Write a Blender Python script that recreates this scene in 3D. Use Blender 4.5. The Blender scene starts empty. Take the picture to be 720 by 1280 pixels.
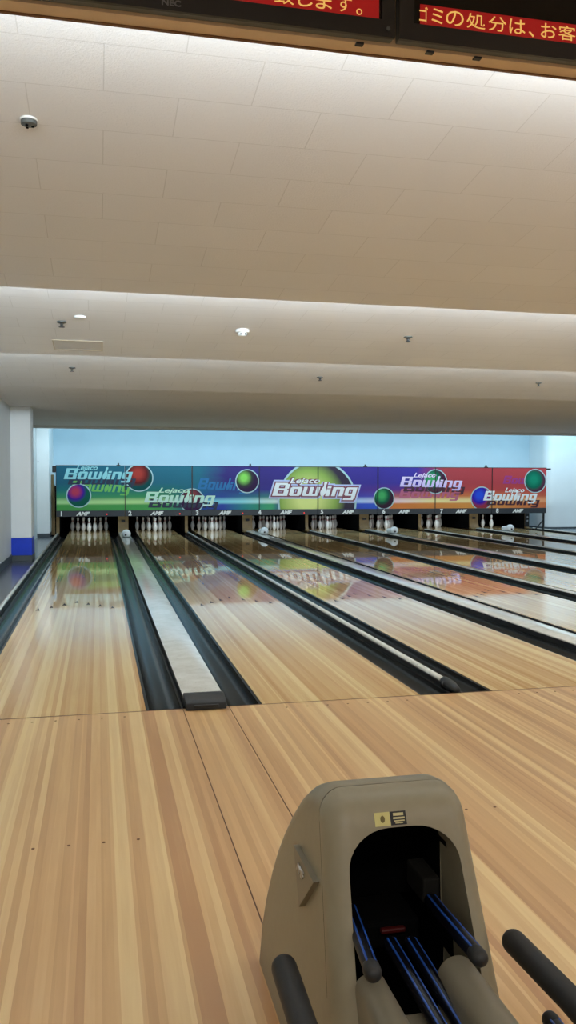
import bpy, bmesh, math, random
from mathutils import Vector, Matrix
random.seed(7)
S = bpy.context.scene
COL = S.collection
PI = math.pi

# ------------------------------------------------------------------ measures
LANE_W = 1.054
GAP_WIDE, GAP_NARROW = 0.7224, 0.5178
GUT = 0.235
HEAD_Y = 18.288
LANE_X = []
_x = 0.0
for _i in range(8):
    LANE_X.append(_x)
    _x += LANE_W + (GAP_WIDE if _i % 2 == 0 else GAP_NARROW)
NUM = ['one', 'two', 'three', 'four', 'five', 'six', 'seven', 'eight']
MASK_Y = 16.4
MASK_EDGE = [-0.245, 1.427, 3.108, 4.86, 6.432, 8.094, 9.744, 11.424, 13.088]
MASK_TOP, MASK_ART, MASK_BOT = 1.765, 0.652, 0.503
WALL_L, WALL_R = -0.70, 15.2
BACK_Y = 18.5
CEIL_LOW, CEIL_HIGH = 2.68, 3.11
TEETH = [-2.68, 0.74, 3.79, 6.96]
TOOTH_HIGH = [3.11, 2.95, 2.93]

# ------------------------------------------------------------------ materials
def srgb(*c):
    f = lambda v: v / 12.92 if v <= 0.04045 else ((v + 0.055) / 1.055) ** 2.4
    return tuple(f(v / 255) for v in c) + (1.0,)

MATS = {}
class NT:
    def __init__(self, name):
        self.m = bpy.data.materials.new(name)
        self.m.use_nodes = True
        self.t = self.m.node_tree
        self.b = self.t.nodes['Principled BSDF']
        MATS[name] = self.m
    def n(self, typ, **kw):
        nd = self.t.nodes.new(typ)
        for k, v in kw.items():
            if k in nd.inputs:
                nd.inputs[k].default_value = v
            else:
                setattr(nd, k, v)
        return nd
    def l(self, a, b):
        self.t.links.new(a, b)
    def ramp(self, fac, stops, interp='LINEAR'):
        r = self.n('ShaderNodeValToRGB')
        r.color_ramp.interpolation = interp
        e = r.color_ramp.elements
        while len(e) < len(stops):
            e.new(0.5)
        for el, (p, c) in zip(e, stops):
            el.position = p
            el.color = c
        self.l(fac, r.inputs['Fac'])
        return r.outputs['Color']
    def mix(self, fac, a, b, blend='MIX'):
        m = self.n('ShaderNodeMix', data_type='RGBA', blend_type=blend)
        for sock, v in ((m.inputs[0], fac), (m.inputs[6], a), (m.inputs[7], b)):
            if hasattr(v, 'is_linked') or hasattr(v, 'links'):
                self.l(v, sock)
            else:
                sock.default_value = v
        return m.outputs[2]
    def math(self, op, a, b=None):
        m = self.n('ShaderNodeMath', operation=op)
        for i, v in enumerate((a, b)):
            if v is None:
                continue
            if hasattr(v, 'links'):
                self.l(v, m.inputs[i])
            else:
                m.inputs[i].default_value = v
        return m.outputs[0]
    def bump(self, h, strength=0.2, dist=0.01):
        b = self.n('ShaderNodeBump', Strength=strength, Distance=dist)
        self.l(h, b.inputs['Height'])
        self.l(b.outputs[0], self.b.inputs['Normal'])

def plain(name, col, rough=0.5, metal=0.0, spec=0.5, noise=0.06, scale=12.0, coat=0.0, bump=0.0, emit=None, estr=0.0, trans=0.0):
    k = NT(name)
    tc = k.n('ShaderNodeTexCoord')
    nz = k.n('ShaderNodeTexNoise', Scale=scale, Detail=4.0)
    k.l(tc.outputs['Object'], nz.inputs['Vector'])
    lo = tuple(max(0, c * (1 - noise)) for c in col[:3]) + (1,)
    hi = tuple(min(1, c * (1 + noise)) for c in col[:3]) + (1,)
    c = k.ramp(nz.outputs['Fac'], [(0.3, lo), (0.7, hi)])
    k.l(c, k.b.inputs['Base Color'])
    k.b.inputs['Roughness'].default_value = rough
    k.b.inputs['Metallic'].default_value = metal
    k.b.inputs['Specular IOR Level'].default_value = spec
    k.b.inputs['Coat Weight'].default_value = coat
    k.b.inputs['Coat Roughness'].default_value = 0.05
    if trans:
        k.b.inputs['Transmission Weight'].default_value = trans
    if bump:
        k.bump(nz.outputs['Fac'], bump, 0.004)
    if emit:
        k.b.inputs['Emission Color'].default_value = emit
        k.b.inputs['Emission Strength'].default_value = estr
    return k.m

def wood(name, dark, mid, light, rough, board=0.0272, coat=0.0, ior=1.5, worn=None):
    k = NT(name)
    ge = k.n('ShaderNodeNewGeometry')
    sp = k.n('ShaderNodeSeparateXYZ')
    k.l(ge.outputs['Position'], sp.inputs[0])
    bx = k.math('FLOOR', k.math('DIVIDE', sp.outputs['X'], board))
    # boards laid in irregular groups of one tone
    gx = k.math('FLOOR', k.math('DIVIDE', k.math('ADD', sp.outputs['X'], k.math('MULTIPLY', k.math('SINE', k.math('MULTIPLY', sp.outputs['X'], 9.0)), 0.03)), board * 2.1))
    w1 = k.n('ShaderNodeTexWhiteNoise', noise_dimensions='1D')
    k.l(bx, w1.inputs['W'])
    w2 = k.n('ShaderNodeTexWhiteNoise', noise_dimensions='1D')
    k.l(gx, w2.inputs['W'])
    tone = k.math('ADD', k.math('MULTIPLY', w1.outputs['Value'], 0.42), k.math('MULTIPLY', w2.outputs['Value'], 0.58))
    # long grain inside each board
    mp = k.n('ShaderNodeCombineXYZ')
    k.l(k.math('MULTIPLY', sp.outputs['X'], 70.0), mp.inputs[0])
    k.l(k.math('MULTIPLY', sp.outputs['Y'], 3.0), mp.inputs[1])
    k.l(k.math('MULTIPLY', w1.outputs['Value'], 37.0), mp.inputs[2])
    gr = k.n('ShaderNodeTexNoise', Scale=1.0, Detail=5.0, Roughness=0.6, Distortion=0.4)
    k.l(mp.outputs[0], gr.inputs['Vector'])
    mp2 = k.n('ShaderNodeCombineXYZ')
    k.l(k.math('MULTIPLY', sp.outputs['X'], 22.0), mp2.inputs[0])
    k.l(k.math('MULTIPLY', sp.outputs['Y'], 1.1), mp2.inputs[1])
    k.l(k.math('MULTIPLY', bx, 3.7), mp2.inputs[2])
    cl = k.n('ShaderNodeTexNoise', Scale=1.0, Detail=3.0)
    k.l(mp2.outputs[0], cl.inputs['Vector'])
    f = k.math('ADD', k.math('ADD', k.math('MULTIPLY', tone, 0.72), k.math('MULTIPLY', gr.outputs['Fac'], 0.18)), k.math('MULTIPLY', cl.outputs['Fac'], 0.28))
    c = k.ramp(f, [(0.30, dark), (0.60, mid), (0.86, light)])
    k.l(c, k.b.inputs['Base Color'])
    k.b.inputs['Roughness'].default_value = rough
    if worn:
        # the first metres of a lane are dulled by landing balls
        wy = k.n('ShaderNodeMapRange', interpolation_type='SMOOTHSTEP')
        k.l(sp.outputs['Y'], wy.inputs['Value'])
        for nm, v in (('From Min', 1.0), ('From Max', 5.2), ('To Min', worn), ('To Max', rough)):
            wy.inputs[nm].default_value = v
        k.l(wy.outputs['Result'], k.b.inputs['Roughness'])
    k.b.inputs['IOR'].default_value = ior
    k.b.inputs['Coat Weight'].default_value = coat
    k.b.inputs['Coat Roughness'].default_value = 0.03
    return k.m

def tiles(name):
    k = NT(name)
    uv = k.n('ShaderNodeUVMap')
    br = k.n('ShaderNodeTexBrick', Scale=1.0, offset=0.5)
    br.inputs['Color1'].default_value = (0.79, 0.78, 0.77, 1)
    br.inputs['Color2'].default_value = (0.768, 0.757, 0.745, 1)
    br.inputs['Mortar'].default_value = (0.655, 0.64, 0.62, 1)
    br.inputs['Mortar Size'].default_value = 0.0022
    br.inputs['Brick Width'].default_value = 0.606
    br.inputs['Row Height'].default_value = 0.303
    br.inputs['Bias'].default_value = 0.0
    k.l(uv.outputs[0], br.inputs['Vector'])
    nz = k.n('ShaderNodeTexNoise', Scale=95.0, Detail=4.0, Roughness=0.7)
    k.l(uv.outputs[0], nz.inputs['Vector'])
    big = k.n('ShaderNodeTexNoise', Scale=1.2, Detail=3.0)
    k.l(uv.outputs[0], big.inputs['Vector'])
    c = k.mix(k.math('MULTIPLY', nz.outputs['Fac'], 0.16), br.outputs['Color'], (0.42, 0.41, 0.395, 1))
    c = k.mix(k.math('MULTIPLY', big.outputs['Fac'], 0.12), c, (0.55, 0.52, 0.48, 1))
    k.l(c, k.b.inputs['Base Color'])
    k.b.inputs['Roughness'].default_value = 0.85
    k.b.inputs['Specular IOR Level'].default_value = 0.25
    k.bump(k.math('ADD', nz.outputs['Fac'], k.math('MULTIPLY', br.outputs['Fac'], -0.5)), 0.6, 0.006)
    return k.m

APPROACH = wood('maple_approach', srgb(192, 144, 96), srgb(217, 175, 120), srgb(236, 205, 148), 0.28)
LANE = wood('maple_lane', srgb(196, 152, 100), srgb(216, 179, 126), srgb(236, 206, 152), 0.030, ior=1.43, worn=0.15)
TILE = tiles('acoustic_tile')
WALL = plain('white_wall_paint', srgb(205, 212, 214), 0.55, noise=0.03, scale=2.0)
BACKWALL = plain('pale_back_wall', srgb(190, 214, 226), 0.6, noise=0.03, scale=1.5)
PILLARW = plain('lit_pillar_white', srgb(236, 242, 244), 0.5, noise=0.02, scale=2.0)  # lighter than the wall paint; brighter light on the pillars put into colour
BLUE = plain('blue_vinyl', srgb(10, 60, 205), 0.4)
DARKBASE = plain('dark_baseboard', srgb(72, 80, 84), 0.45)
WALKWAY = plain('grey_walkway', srgb(96, 102, 112), 0.18, noise=0.12, scale=5)
GUTTER = plain('gutter_plastic', srgb(36, 36, 36), 0.2, spec=0.3, noise=0.25, scale=6.0)
BLACKP = plain('black_plastic', srgb(26, 27, 29), 0.42, noise=0.1)
BLACKM = plain('matte_black', srgb(9, 9, 10), 0.9, spec=0.05)
RUBBER = plain('black_rubber', srgb(33, 34, 35), 0.55, noise=0.12, scale=60, bump=0.1)
CHROME = plain('satin_metal', srgb(190, 192, 194), 0.28, 0.9)
SEAM = plain('dark_seam', srgb(96, 62, 38), 0.6)
BROWN = plain('brown_dot', srgb(120, 78, 46), 0.5)
ARROW = plain('dark_marker', srgb(34, 24, 20), 0.8, spec=0.1)
BEIGE = plain('beige_plastic', srgb(144, 136, 113), 0.42, noise=0.03, scale=40, bump=0.04)
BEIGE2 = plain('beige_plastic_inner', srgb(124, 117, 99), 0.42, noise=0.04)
RAILBLUE = plain('blue_black_tube', srgb(7, 9, 20), 0.32, 0.0, spec=0.4, coat=0.0, noise=0.1)
RAILSTRIPE = plain('blue_tube_insert', srgb(36, 84, 176), 0.3, noise=0.05)
REDLENS = plain('dull_red_lens', srgb(70, 14, 14), 0.4)
WHITEP = plain('white_plastic', srgb(232, 234, 232), 0.35, noise=0.02)
CAMW = plain('white_camera_shell', srgb(240, 246, 250), 0.22, noise=0.04)
KICK = plain('tan_kickback', srgb(122, 98, 60), 0.5, noise=0.15, scale=9)
STRIP = plain('charcoal_strip', srgb(46, 52, 60), 0.45, noise=0.05)
PRINTW = plain('printed_white', srgb(232, 236, 236), 0.5, noise=0.01)
TAN = plain('tan_board', srgb(216, 192, 160), 0.6, noise=0.08, scale=10)
GREYM = plain('grey_monitor_base', srgb(84, 88, 86), 0.5)
BEZEL = plain('black_bezel', srgb(18, 18, 19), 0.35)
GLASS = plain('dark_screen', srgb(5, 5, 6), 0.05, spec=0.3)
LOGOGREY = plain('grey_logo', srgb(96, 96, 98), 0.4)
LEDRED = plain('red_indicator', srgb(220, 40, 40), 0.4, emit=srgb(255, 60, 50), estr=0.8)
TICK = plain('red_ticker', srgb(130, 6, 8), 0.4, emit=srgb(140, 10, 12), estr=0.7)
TICKTXT = plain('yellow_ticker_text', srgb(220, 180, 90), 0.4, emit=srgb(214, 168, 92), estr=0.8)
STICKY = plain('yellow_sticker', srgb(206, 198, 128), 0.5, noise=0.04)
STICKB = plain('black_sticker', srgb(22, 20, 18), 0.5)
STICKT = plain('sticker_print', srgb(200, 190, 140), 0.5)
SPRINK = plain('grey_sprinkler', srgb(84, 88, 86), 0.4, 0.4)
GRIDBLK = plain('dark_machinery', srgb(30, 30, 32), 0.5)

def capping_mat():
    k = NT('worn_capping')
    tc = k.n('ShaderNodeTexCoord')
    nz = k.n('ShaderNodeTexNoise', Scale=7.0, Detail=6.0, Roughness=0.7)
    k.l(tc.outputs['Object'], nz.inputs['Vector'])
    mus = k.n('ShaderNodeTexNoise', Scale=40.0, Detail=4.0)
    k.l(tc.outputs['Object'], mus.inputs['Vector'])
    c = k.ramp(nz.outputs['Fac'], [(0.3, srgb(214, 210, 198)), (0.65, srgb(238, 236, 228))])
    scuff = k.ramp(mus.outputs['Fac'], [(0.66, (0, 0, 0, 1)), (0.74, (1, 1, 1, 1))])
    c = k.mix(k.math('MULTIPLY', scuff, 0.5), c, srgb(120, 116, 104))
    k.l(c, k.b.inputs['Base Color'])
    k.b.inputs['Roughness'].default_value = 0.09
    return k.m
CAPPING = capping_mat()

def pin_mat():
    k = NT('pin_white_with_red_neck')
    tc = k.n('ShaderNodeTexCoord')
    sp = k.n('ShaderNodeSeparateXYZ')
    k.l(tc.outputs['Object'], sp.inputs[0])
    f = k.math('DIVIDE', sp.outputs['Z'], 0.381)
    w = srgb(236, 236, 232)
    r = srgb(176, 40, 36)
    c = k.ramp(f, [(0.0, w), (0.655, r), (0.685, w), (0.715, r), (0.745, w)], 'CONSTANT')
    k.l(c, k.b.inputs['Base Color'])
    k.b.inputs['Roughness'].default_value = 0.25
    return k.m
PIN = pin_mat()

def art_mat():
    """The printed picture that runs along the eight masking panels (UV: u along the row, v up)."""
    k = NT('bowling_artwork')
    uv = k.n('ShaderNodeUVMap')
    sp = k.n('ShaderNodeSeparateXYZ')
    k.l(uv.outputs[0], sp.inputs[0])
    u, v = sp.outputs['X'], sp.outputs['Y']
    P = lambda x: (x + 0.245) / 13.333
    wob = k.n('ShaderNodeTexNoise', Scale=9.0, Detail=2.0)
    k.l(uv.outputs[0], wob.inputs['Vector'])
    uw = k.math('ADD', u, k.math('MULTIPLY', k.math('SUBTRACT', wob.outputs['Fac'], 0.5), 0.03))
    top = k.ramp(uw, [(0.0, srgb(0, 92, 118)), (P(3.3), srgb(0, 108, 132)), (P(4.0), srgb(44, 30, 120)), (P(8.0), srgb(50, 34, 146)), (P(9.2), srgb(52, 40, 160)), (P(9.95), srgb(172, 54, 62)), (1.0, srgb(186, 56, 64))])
    mid = k.ramp(uw, [(0.0, srgb(0, 128, 118)), (P(2.6), srgb(10, 128, 96)), (P(3.4), srgb(0, 96, 150)), (P(4.6), srgb(44, 44, 138)), (P(7.2), srgb(70, 40, 150)), (P(8.8), srgb(120, 40, 130)), (P(9.8), srgb(192, 66, 58)), (1.0, srgb(198, 64, 60))])
    bot = k.ramp(u, [(0.0, srgb(70, 160, 70)), (P(2.4), srgb(70, 168, 82)), (P(3.2), srgb(0, 70, 150)), (P(3.9), srgb(30, 60, 170)), (P(4.5), srgb(30, 140, 140)), (P(5.2), srgb(60, 170, 110)), (P(5.45), srgb(52, 34, 150)), (P(7.0), srgb(40, 40, 180)), (P(8.2), srgb(30, 90, 210)), (P(8.5), srgb(220, 120, 40)), (P(11.0), srgb(226, 150, 60)), (1.0, srgb(222, 118, 66))])
    glow = k.ramp(u, [(0.0, srgb(190, 236, 160)), (P(2.2), srgb(206, 244, 160)), (P(3.3), srgb(120, 220, 240)), (P(4.4), srgb(160, 240, 250)), (P(5.3), srgb(230, 250, 240)), (P(5.6), srgb(120, 90, 190)), (P(7.0), srgb(110, 100, 220)), (P(7.6), srgb(190, 220, 255)), (P(8.6), srgb(250, 220, 236)), (P(9.7), srgb(252, 244, 170)), (P(11.2), srgb(252, 226, 160)), (1.0, srgb(250, 170, 120))])
    c = k.mix(k.ramp(v, [(0.32, (0, 0, 0, 1)), (0.62, (1, 1, 1, 1))]), mid, top)
    c = k.mix(k.ramp(v, [(0.16, (1, 1, 1, 1)), (0.46, (0, 0, 0, 1))]), c, bot)
    g = k.ramp(v, [(0.12, (0, 0, 0, 1)), (0.165, (1, 1, 1, 1)), (0.205, (1, 1, 1, 1)), (0.30, (0, 0, 0, 1))])
    c = k.mix(k.math('MULTIPLY', g, 0.85), c, glow)
    # fine slanted streaks of the print
    wv = k.n('ShaderNodeTexWave', Scale=60.0, Distortion=5.0)
    wv.bands_direction = 'Y'
    k.l(uv.outputs[0], wv.inputs['Vector'])
    c = k.mix(k.math('MULTIPLY', wv.outputs['Fac'], 0.025), c, (0.75, 0.8, 1, 1))
    hs = k.n('ShaderNodeHueSaturation', Saturation=0.97, Value=0.95)
    k.l(c, hs.inputs['Color'])
    c = hs.outputs[0]
    k.b.inputs['Specular IOR Level'].default_value = 0.15
    k.l(c, k.b.inputs['Base Color'])
    k.b.inputs['Roughness'].default_value = 0.35
    return k.m
ART = art_mat()

def ball_print(name, hot, body, edge, off=(-0.25, 0.3)):
    """Printed picture of a ball (UV -1..1)."""
    k = NT(name)
    uv = k.n('ShaderNodeUVMap')
    mp = k.n('ShaderNodeMapping')
    mp.inputs['Location'].default_value = (-off[0], -off[1], 0)
    k.l(uv.outputs[0], mp.inputs[0])
    ln = k.n('ShaderNodeVectorMath', operation='LENGTH')
    k.l(mp.outputs[0], ln.inputs[0])
    c = k.ramp(ln.outputs['Value'], [(0.0, hot), (0.25, hot), (0.72, body), (1.0, edge)])
    k.l(c, k.b.inputs['Base Color'])
    k.b.inputs['Roughness'].default_value = 0.5
    k.b.inputs['Specular IOR Level'].default_value = 0.15
    return k.m

def flat_ink(name, top, bot, z0, z1):
    k = NT(name)
    ge = k.n('ShaderNodeTexCoord')
    sp = k.n('ShaderNodeSeparateXYZ')
    k.l(ge.outputs['Object'], sp.inputs[0])
    f = k.math('DIVIDE', k.math('SUBTRACT', sp.outputs['Z'], z0), z1 - z0)
    k.l(k.ramp(f, [(0.0, bot), (1.0, top)]), k.b.inputs['Base Color'])
    k.b.inputs['Roughness'].default_value = 0.4
    return k.m

# ------------------------------------------------------------------ object helpers
ORIG = {}
def thing(name, label, cat, loc=(0, 0, 0), group=None):
    o = bpy.data.objects.new(name, None)
    COL.objects.link(o)
    o.location = loc
    o.empty_display_size = 0.1
    o['label'] = label
    o['category'] = cat
    if group:
        o['group'] = group
    ORIG[o.name] = Vector(loc)
    return o

def obj(name, bm, mat, parent=None, label=None, cat=None, group=None, kind=None, smooth=False, origin=None):
    """Link the world-space bmesh as one mesh object (under a parent if given)."""
    bmesh.ops.remove_doubles(bm, verts=bm.verts, dist=1e-6)
    bmesh.ops.recalc_face_normals(bm, faces=bm.faces)
    if parent:
        org = ORIG[parent.name]
        loc = Vector((0, 0, 0))
    else:
        if origin is None:
            xs = [v.co for v in bm.verts]
            origin = ((min(v.x for v in xs) + max(v.x for v in xs)) / 2, (min(v.y for v in xs) + max(v.y for v in xs)) / 2, min(v.z for v in xs))
        org = Vector(origin)
        loc = org
    for v in bm.verts:
        v.co -= org
    me = bpy.data.meshes.new(name)
    bm.to_mesh(me)
    bm.free()
    for m in (mat if isinstance(mat, (list, tuple)) else [mat]):
        me.materials.append(m)
    if smooth:
        for p in me.polygons:
            p.use_smooth = True
        try:
            me.set_sharp_from_angle(angle=math.radians(smooth if smooth is not True else 40))
        except Exception:
            pass
    o = bpy.data.objects.new(name, me)
    COL.objects.link(o)
    o.location = loc
    ORIG[o.name] = org
    if parent:
        o.parent = parent
    if label:
        o['label'] = label
    if cat:
        o['category'] = cat
    if group:
        o['group'] = group
    if kind:
        o['kind'] = kind
    return o

def struct(name, bm, mat, **kw):
    return obj(name, bm, mat, kind='structure', **kw)

def B():
    return bmesh.new()

def box(bm, x0, x1, y0, y1, z0, z1, bev=0.0, seg=2, mi=0):
    b = bmesh.new()
    bmesh.ops.create_cube(b, size=1.0)
    for v in b.verts:
        v.co = Vector((x0 + (v.co.x + .5) * (x1 - x0), y0 + (v.co.y + .5) * (y1 - y0), z0 + (v.co.z + .5) * (z1 - z0)))
    if bev:
        bmesh.ops.bevel(b, geom=b.edges[:], offset=bev, segments=seg, affect='EDGES', profile=0.5)
    merge(bm, b, mi)
    return bm

def merge(bm, b, mi=0):
    for f in b.faces:
        f.material_index = mi
    me = bpy.data.meshes.new('tmp')
    b.to_mesh(me)
    b.free()
    bm.from_mesh(me)
    bpy.data.meshes.remove(me)

def tube(bm, pts, r, n=14, cap_round=True, mi=0, r_end=None):
    """Round tube along points with domed ends."""
    b = bmesh.new()
    P = [Vector(p) for p in pts]
    rings = []
    N = len(P)
    R = [r] * N if not isinstance(r, (list, tuple)) else list(r)
    stations = []
    for i in range(N):
        t = (P[min(i + 1, N - 1)] - P[max(i - 1, 0)]).normalized()
        stations.append((P[i], t, R[i]))
    if cap_round:
        a0, a1 = stations[0], stations[-1]
        pre, post = [], []
        for k in range(1, 5):
            an = k / 4 * PI / 2
            pre.insert(0, (a0[0] - a0[1] * a0[2] * math.sin(an), a0[1], max(a0[2] * math.cos(an), a0[2] * 0.03)))
            post.append((a1[0] + a1[1] * a1[2] * math.sin(an), a1[1], max(a1[2] * math.cos(an), a1[2] * 0.03)))
        stations = pre + stations + post
    up = Vector((0, 0, 1))
    for p, t, rr in stations:
        s = t.cross(up)
        if s.length < 1e-4:
            s = t.cross(Vector((0, 1, 0)))
        s.normalize()
        w = s.cross(t).normalized()
        rings.append([b.verts.new(p + s * rr * math.cos(2 * PI * k / n) + w * rr * math.sin(2 * PI * k / n)) for k in range(n)])
    for a, c in zip(rings, rings[1:]):
        for k in range(n):
            b.faces.new((a[k], a[(k + 1) % n], c[(k + 1) % n], c[k]))
    b.faces.new(rings[0][::-1])
    b.faces.new(rings[-1])
    merge(bm, b, mi)
    return bm

def lathe(bm, prof, c=(0, 0, 0), n=20, mi=0, axis='Z'):
    b = bmesh.new()
    rings = []
    for r, z in prof:
        rings.append([b.verts.new((max(r, 1e-4) * math.cos(2 * PI * k / n), max(r, 1e-4) * math.sin(2 * PI * k / n), z)) for k in range(n)])
    for a, d in zip(rings, rings[1:]):
        for k in range(n):
            b.faces.new((a[k], a[(k + 1) % n], d[(k + 1) % n], d[k]))
    b.faces.new(rings[0][::-1])
    b.faces.new(rings[-1])
    M = Matrix.Identity(4)
    if axis == 'Y':
        M = Matrix.Rotation(-PI / 2, 4, 'X')
    bmesh.ops.transform(b, matrix=Matrix.Translation(c) @ M, verts=b.verts)
    merge(bm, b, mi)
    return bm

def prism(bm, pts, axis, a0, a1, mi=0, bev=0.0):
    """Extrude a 2-D outline along an axis: 'Y' -> (x,z), 'X' -> (y,z), 'Z' -> (x,y)."""
    b = bmesh.new()
    def mk(p, a):
        return {'Y': (p[0], a, p[1]), 'X': (a, p[0], p[1]), 'Z': (p[0], p[1], a)}[axis]
    A = [b.verts.new(mk(p, a0)) for p in pts]
    C = [b.verts.new(mk(p, a1)) for p in pts]
    n = len(pts)
    b.faces.new(A)
    b.faces.new(C[::-1])
    for i in range(n):
        b.faces.new((A[i], C[i], C[(i + 1) % n], A[(i + 1) % n]))
    if bev:
        bmesh.ops.bevel(b, geom=b.edges[:], offset=bev, segments=2, affect='EDGES', profile=0.5)
    merge(bm, b, mi)
    return bm

def text_bm(s, size, shear=0.0, bold=0.0, extrude=0.001, width=None, align='LEFT', space=1.0):
    """Text as a bmesh standing in the XZ plane, facing -Y, baseline at the origin."""
    cu = bpy.data.curves.new('txt', 'FONT')
    cu.body = s
    cu.size = size
    cu.shear = shear
    cu.offset = bold
    cu.extrude = extrude
    cu.align_x = align
    cu.space_character = space
    cu.resolution_u = 3
    o = bpy.data.objects.new('txt', cu)
    COL.objects.link(o)
    bpy.context.view_layer.update()
    me = bpy.data.meshes.new_from_object(o.evaluated_get(bpy.context.evaluated_depsgraph_get()))
    bpy.data.objects.remove(o)
    bpy.data.curves.remove(cu)
    b = bmesh.new()
    b.from_mesh(me)
    bpy.data.meshes.remove(me)
    if width and b.verts:
        xs = [v.co.x for v in b.verts]
        k = width / (max(xs) - min(xs))
        for v in b.verts:
            v.co.x *= k
    bmesh.ops.transform(b, matrix=Matrix.Rotation(PI / 2, 4, 'X'), verts=b.verts)
    return b

def place(b, M):
    bmesh.ops.transform(b, matrix=M, verts=b.verts)
    return b

def cp(o, parent=None):
    c = o.copy()
    COL.objects.link(c)
    c.parent = parent
    for ch in list(o.children):
        cp(ch, c)
    return c

# ================================================================== SETTING
b = B()
box(b, WALL_L, WALL_R, -9.0, 0.0, -0.12, 0.0)
struct('floor', b, APPROACH)
# concrete slab below the lanes, side walkway level with the lanes
b = B(); box(b, WALL_L, WALL_R, 0.0, 20.6, -0.30, -0.16)
struct('floor_subfloor', b, BLACKM)
b = B(); box(b, WALL_L, -GUT - 0.055, 0.0, 16.6, -0.16, 0.0)
struct('floor_side_walkway', b, WALKWAY)
b = B(); box(b, LANE_X[7] + LANE_W + GUT + 0.055, WALL_R, 0.0, 18.5, -0.16, 0.0)
struct('floor_far_walkway', b, WALKWAY)

# ceiling: sloping bays of acoustic tile with an up-stand behind each low edge
def ceiling():
    b = B()
    uvl = b.loops.layers.uv.new('UVMap')
    def quad(pts, uv):
        f = b.faces.new([b.verts.new(p) for p in pts])
        for lp, q in zip(f.loops, uv):
            lp[uvl].uv = q
    x0, x1 = WALL_L - 0.1, WALL_R + 0.1
    def strip(y0, z0, y1, z1, v0=0.0, u0=0.0):
        L = math.hypot(y1 - y0, z1 - z0)
        quad([(x0, y0, z0), (x1, y0, z0), (x1, y1, z1), (x0, y1, z1)],
             [(x0 + u0, v0), (x1 + u0, v0), (x1 + u0, v0 + L), (x0 + u0, v0 + L)])
    # phases taken from the joints the photo shows in the first bay
    strip(TEETH[0], CEIL_HIGH, TEETH[1], CEIL_LOW, -0.782 + 0.303 * 3, -0.81 + 0.606 * 3)
    strip(TEETH[1], CEIL_LOW, TEETH[1] + 0.02, TOOTH_HIGH[1])
    strip(TEETH[1] + 0.02, TOOTH_HIGH[1], TEETH[2], CEIL_LOW, 0.1, 0.2)
    strip(TEETH[2], CEIL_LOW, TEETH[2] + 0.02, TOOTH_HIGH[2])
    strip(TEETH[2] + 0.02, TOOTH_HIGH[2], TEETH[3], CEIL_LOW, 0.2, 0.05)
    strip(TEETH[3], CEIL_LOW, 15.15, CEIL_LOW, 0.0, 0.3)
    strip(15.15, CEIL_LOW, 15.17, CEIL_LOW - 0.06)
    strip(15.17, CEIL_LOW - 0.06, 15.40, CEIL_LOW - 0.06)
    strip(15.40, CEIL_LOW - 0.06, 15.42, 3.3)
    strip(15.42, 3.3, 20.7, 3.3)
    # over the seating side, behind the camera
    strip(-9.0, 3.3, -2.74, 3.3)
    return b
cb = ceiling()
struct('ceiling', cb, TILE, origin=(0, 0, 0))

b = B(); box(b, WALL_L - 0.15, WALL_L, -9.0, 20.7, -0.3, 3.4)
struct('wall_left', b, WALL)
b = B(); box(b, WALL_R, WALL_R + 0.15, -9.0, 20.7, -0.3, 3.4)
struct('wall_right', b, WALL)
b = B()
box(b, WALL_L, 13.2, BACK_Y, BACK_Y + 0.12, 1.25, 3.3)
box(b, 13.2, WALL_R, BACK_Y, BACK_Y + 0.12, -0.2, 3.3)
struct('wall_back', b, BACKWALL)
b = B(); box(b, WALL_L, WALL_R, 20.6, 20.7, -0.3, 3.4)
struct('wall_pit', b, BLACKM)
b = B(); box(b, WALL_L, WALL_L + 0.012, -9.0, 10.1, 0.0, 0.12, 0.003)
struct('baseboard_left', b, DARKBASE)

# pillar on the left wall, with blue foot
def pillar():
    t = thing('pillar', 'white square pillar with bright blue foot standing by the left wall', 'pillar', (-0.53, 10.4, 0.0))
    b = B(); box(b, WALL_L, -0.36, 10.1, 10.7, 0.40, CEIL_LOW, 0.012)
    obj('shaft', b, PILLARW, t)
    b = B(); box(b, WALL_L, -0.355, 10.095, 10.705, 0.10, 0.40, 0.006)
    obj('blue_foot', b, BLUE, t, label='bright blue foot panel')
    b = B(); box(b, WALL_L, -0.35, 10.09, 10.71, 0.0, 0.10, 0.004)
    obj('skirting', b, DARKBASE, t)
pillar()
t = thing('pilaster', 'pale wall pilaster with dark skirting beside the first masking panel', 'pilaster', (-0.55, 16.5, 0.0))
b = B(); box(b, WALL_L, -0.405, 16.42, BACK_Y, 0.09, 3.3, 0.008)
obj('shaft', b, PILLARW, t)
b = B(); box(b, WALL_L, -0.40, 16.41, BACK_Y, 0.0, 0.09, 0.004)
obj('skirting', b, DARKBASE, t)
b = B(); lathe(b, [(0.012, 0), (0.012, 0.02)], (-0.66, 16.40, 1.86), 10, axis='Y')
obj('hook', b, BLACKP, t)
# broad rounded column on the far side
t = thing('column', 'broad white round-edged column at the far right end of the masking panels', 'column', (14.4, 17.9, 0.0))
b = B()
pts = [(13.70, BACK_Y)]
for k in range(9):
    a = PI + k / 8 * PI / 2
    pts.append((14.0 + 0.30 * math.cos(a), 17.75 + 0.30 * math.sin(a)))
pts += [(WALL_R, 17.45), (WALL_R, BACK_Y)]
prism(b, pts, 'Z', 0.04, 3.3)
obj('shaft', b, PILLARW, t, smooth=True)
b = B()
pts2 = [(x - 0.008 if x < 14.0 else x, y - 0.008) for x, y in pts]
prism(b, pts2, 'Z', 0.0, 0.04)
obj('skirting', b, DARKBASE, t)

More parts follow.
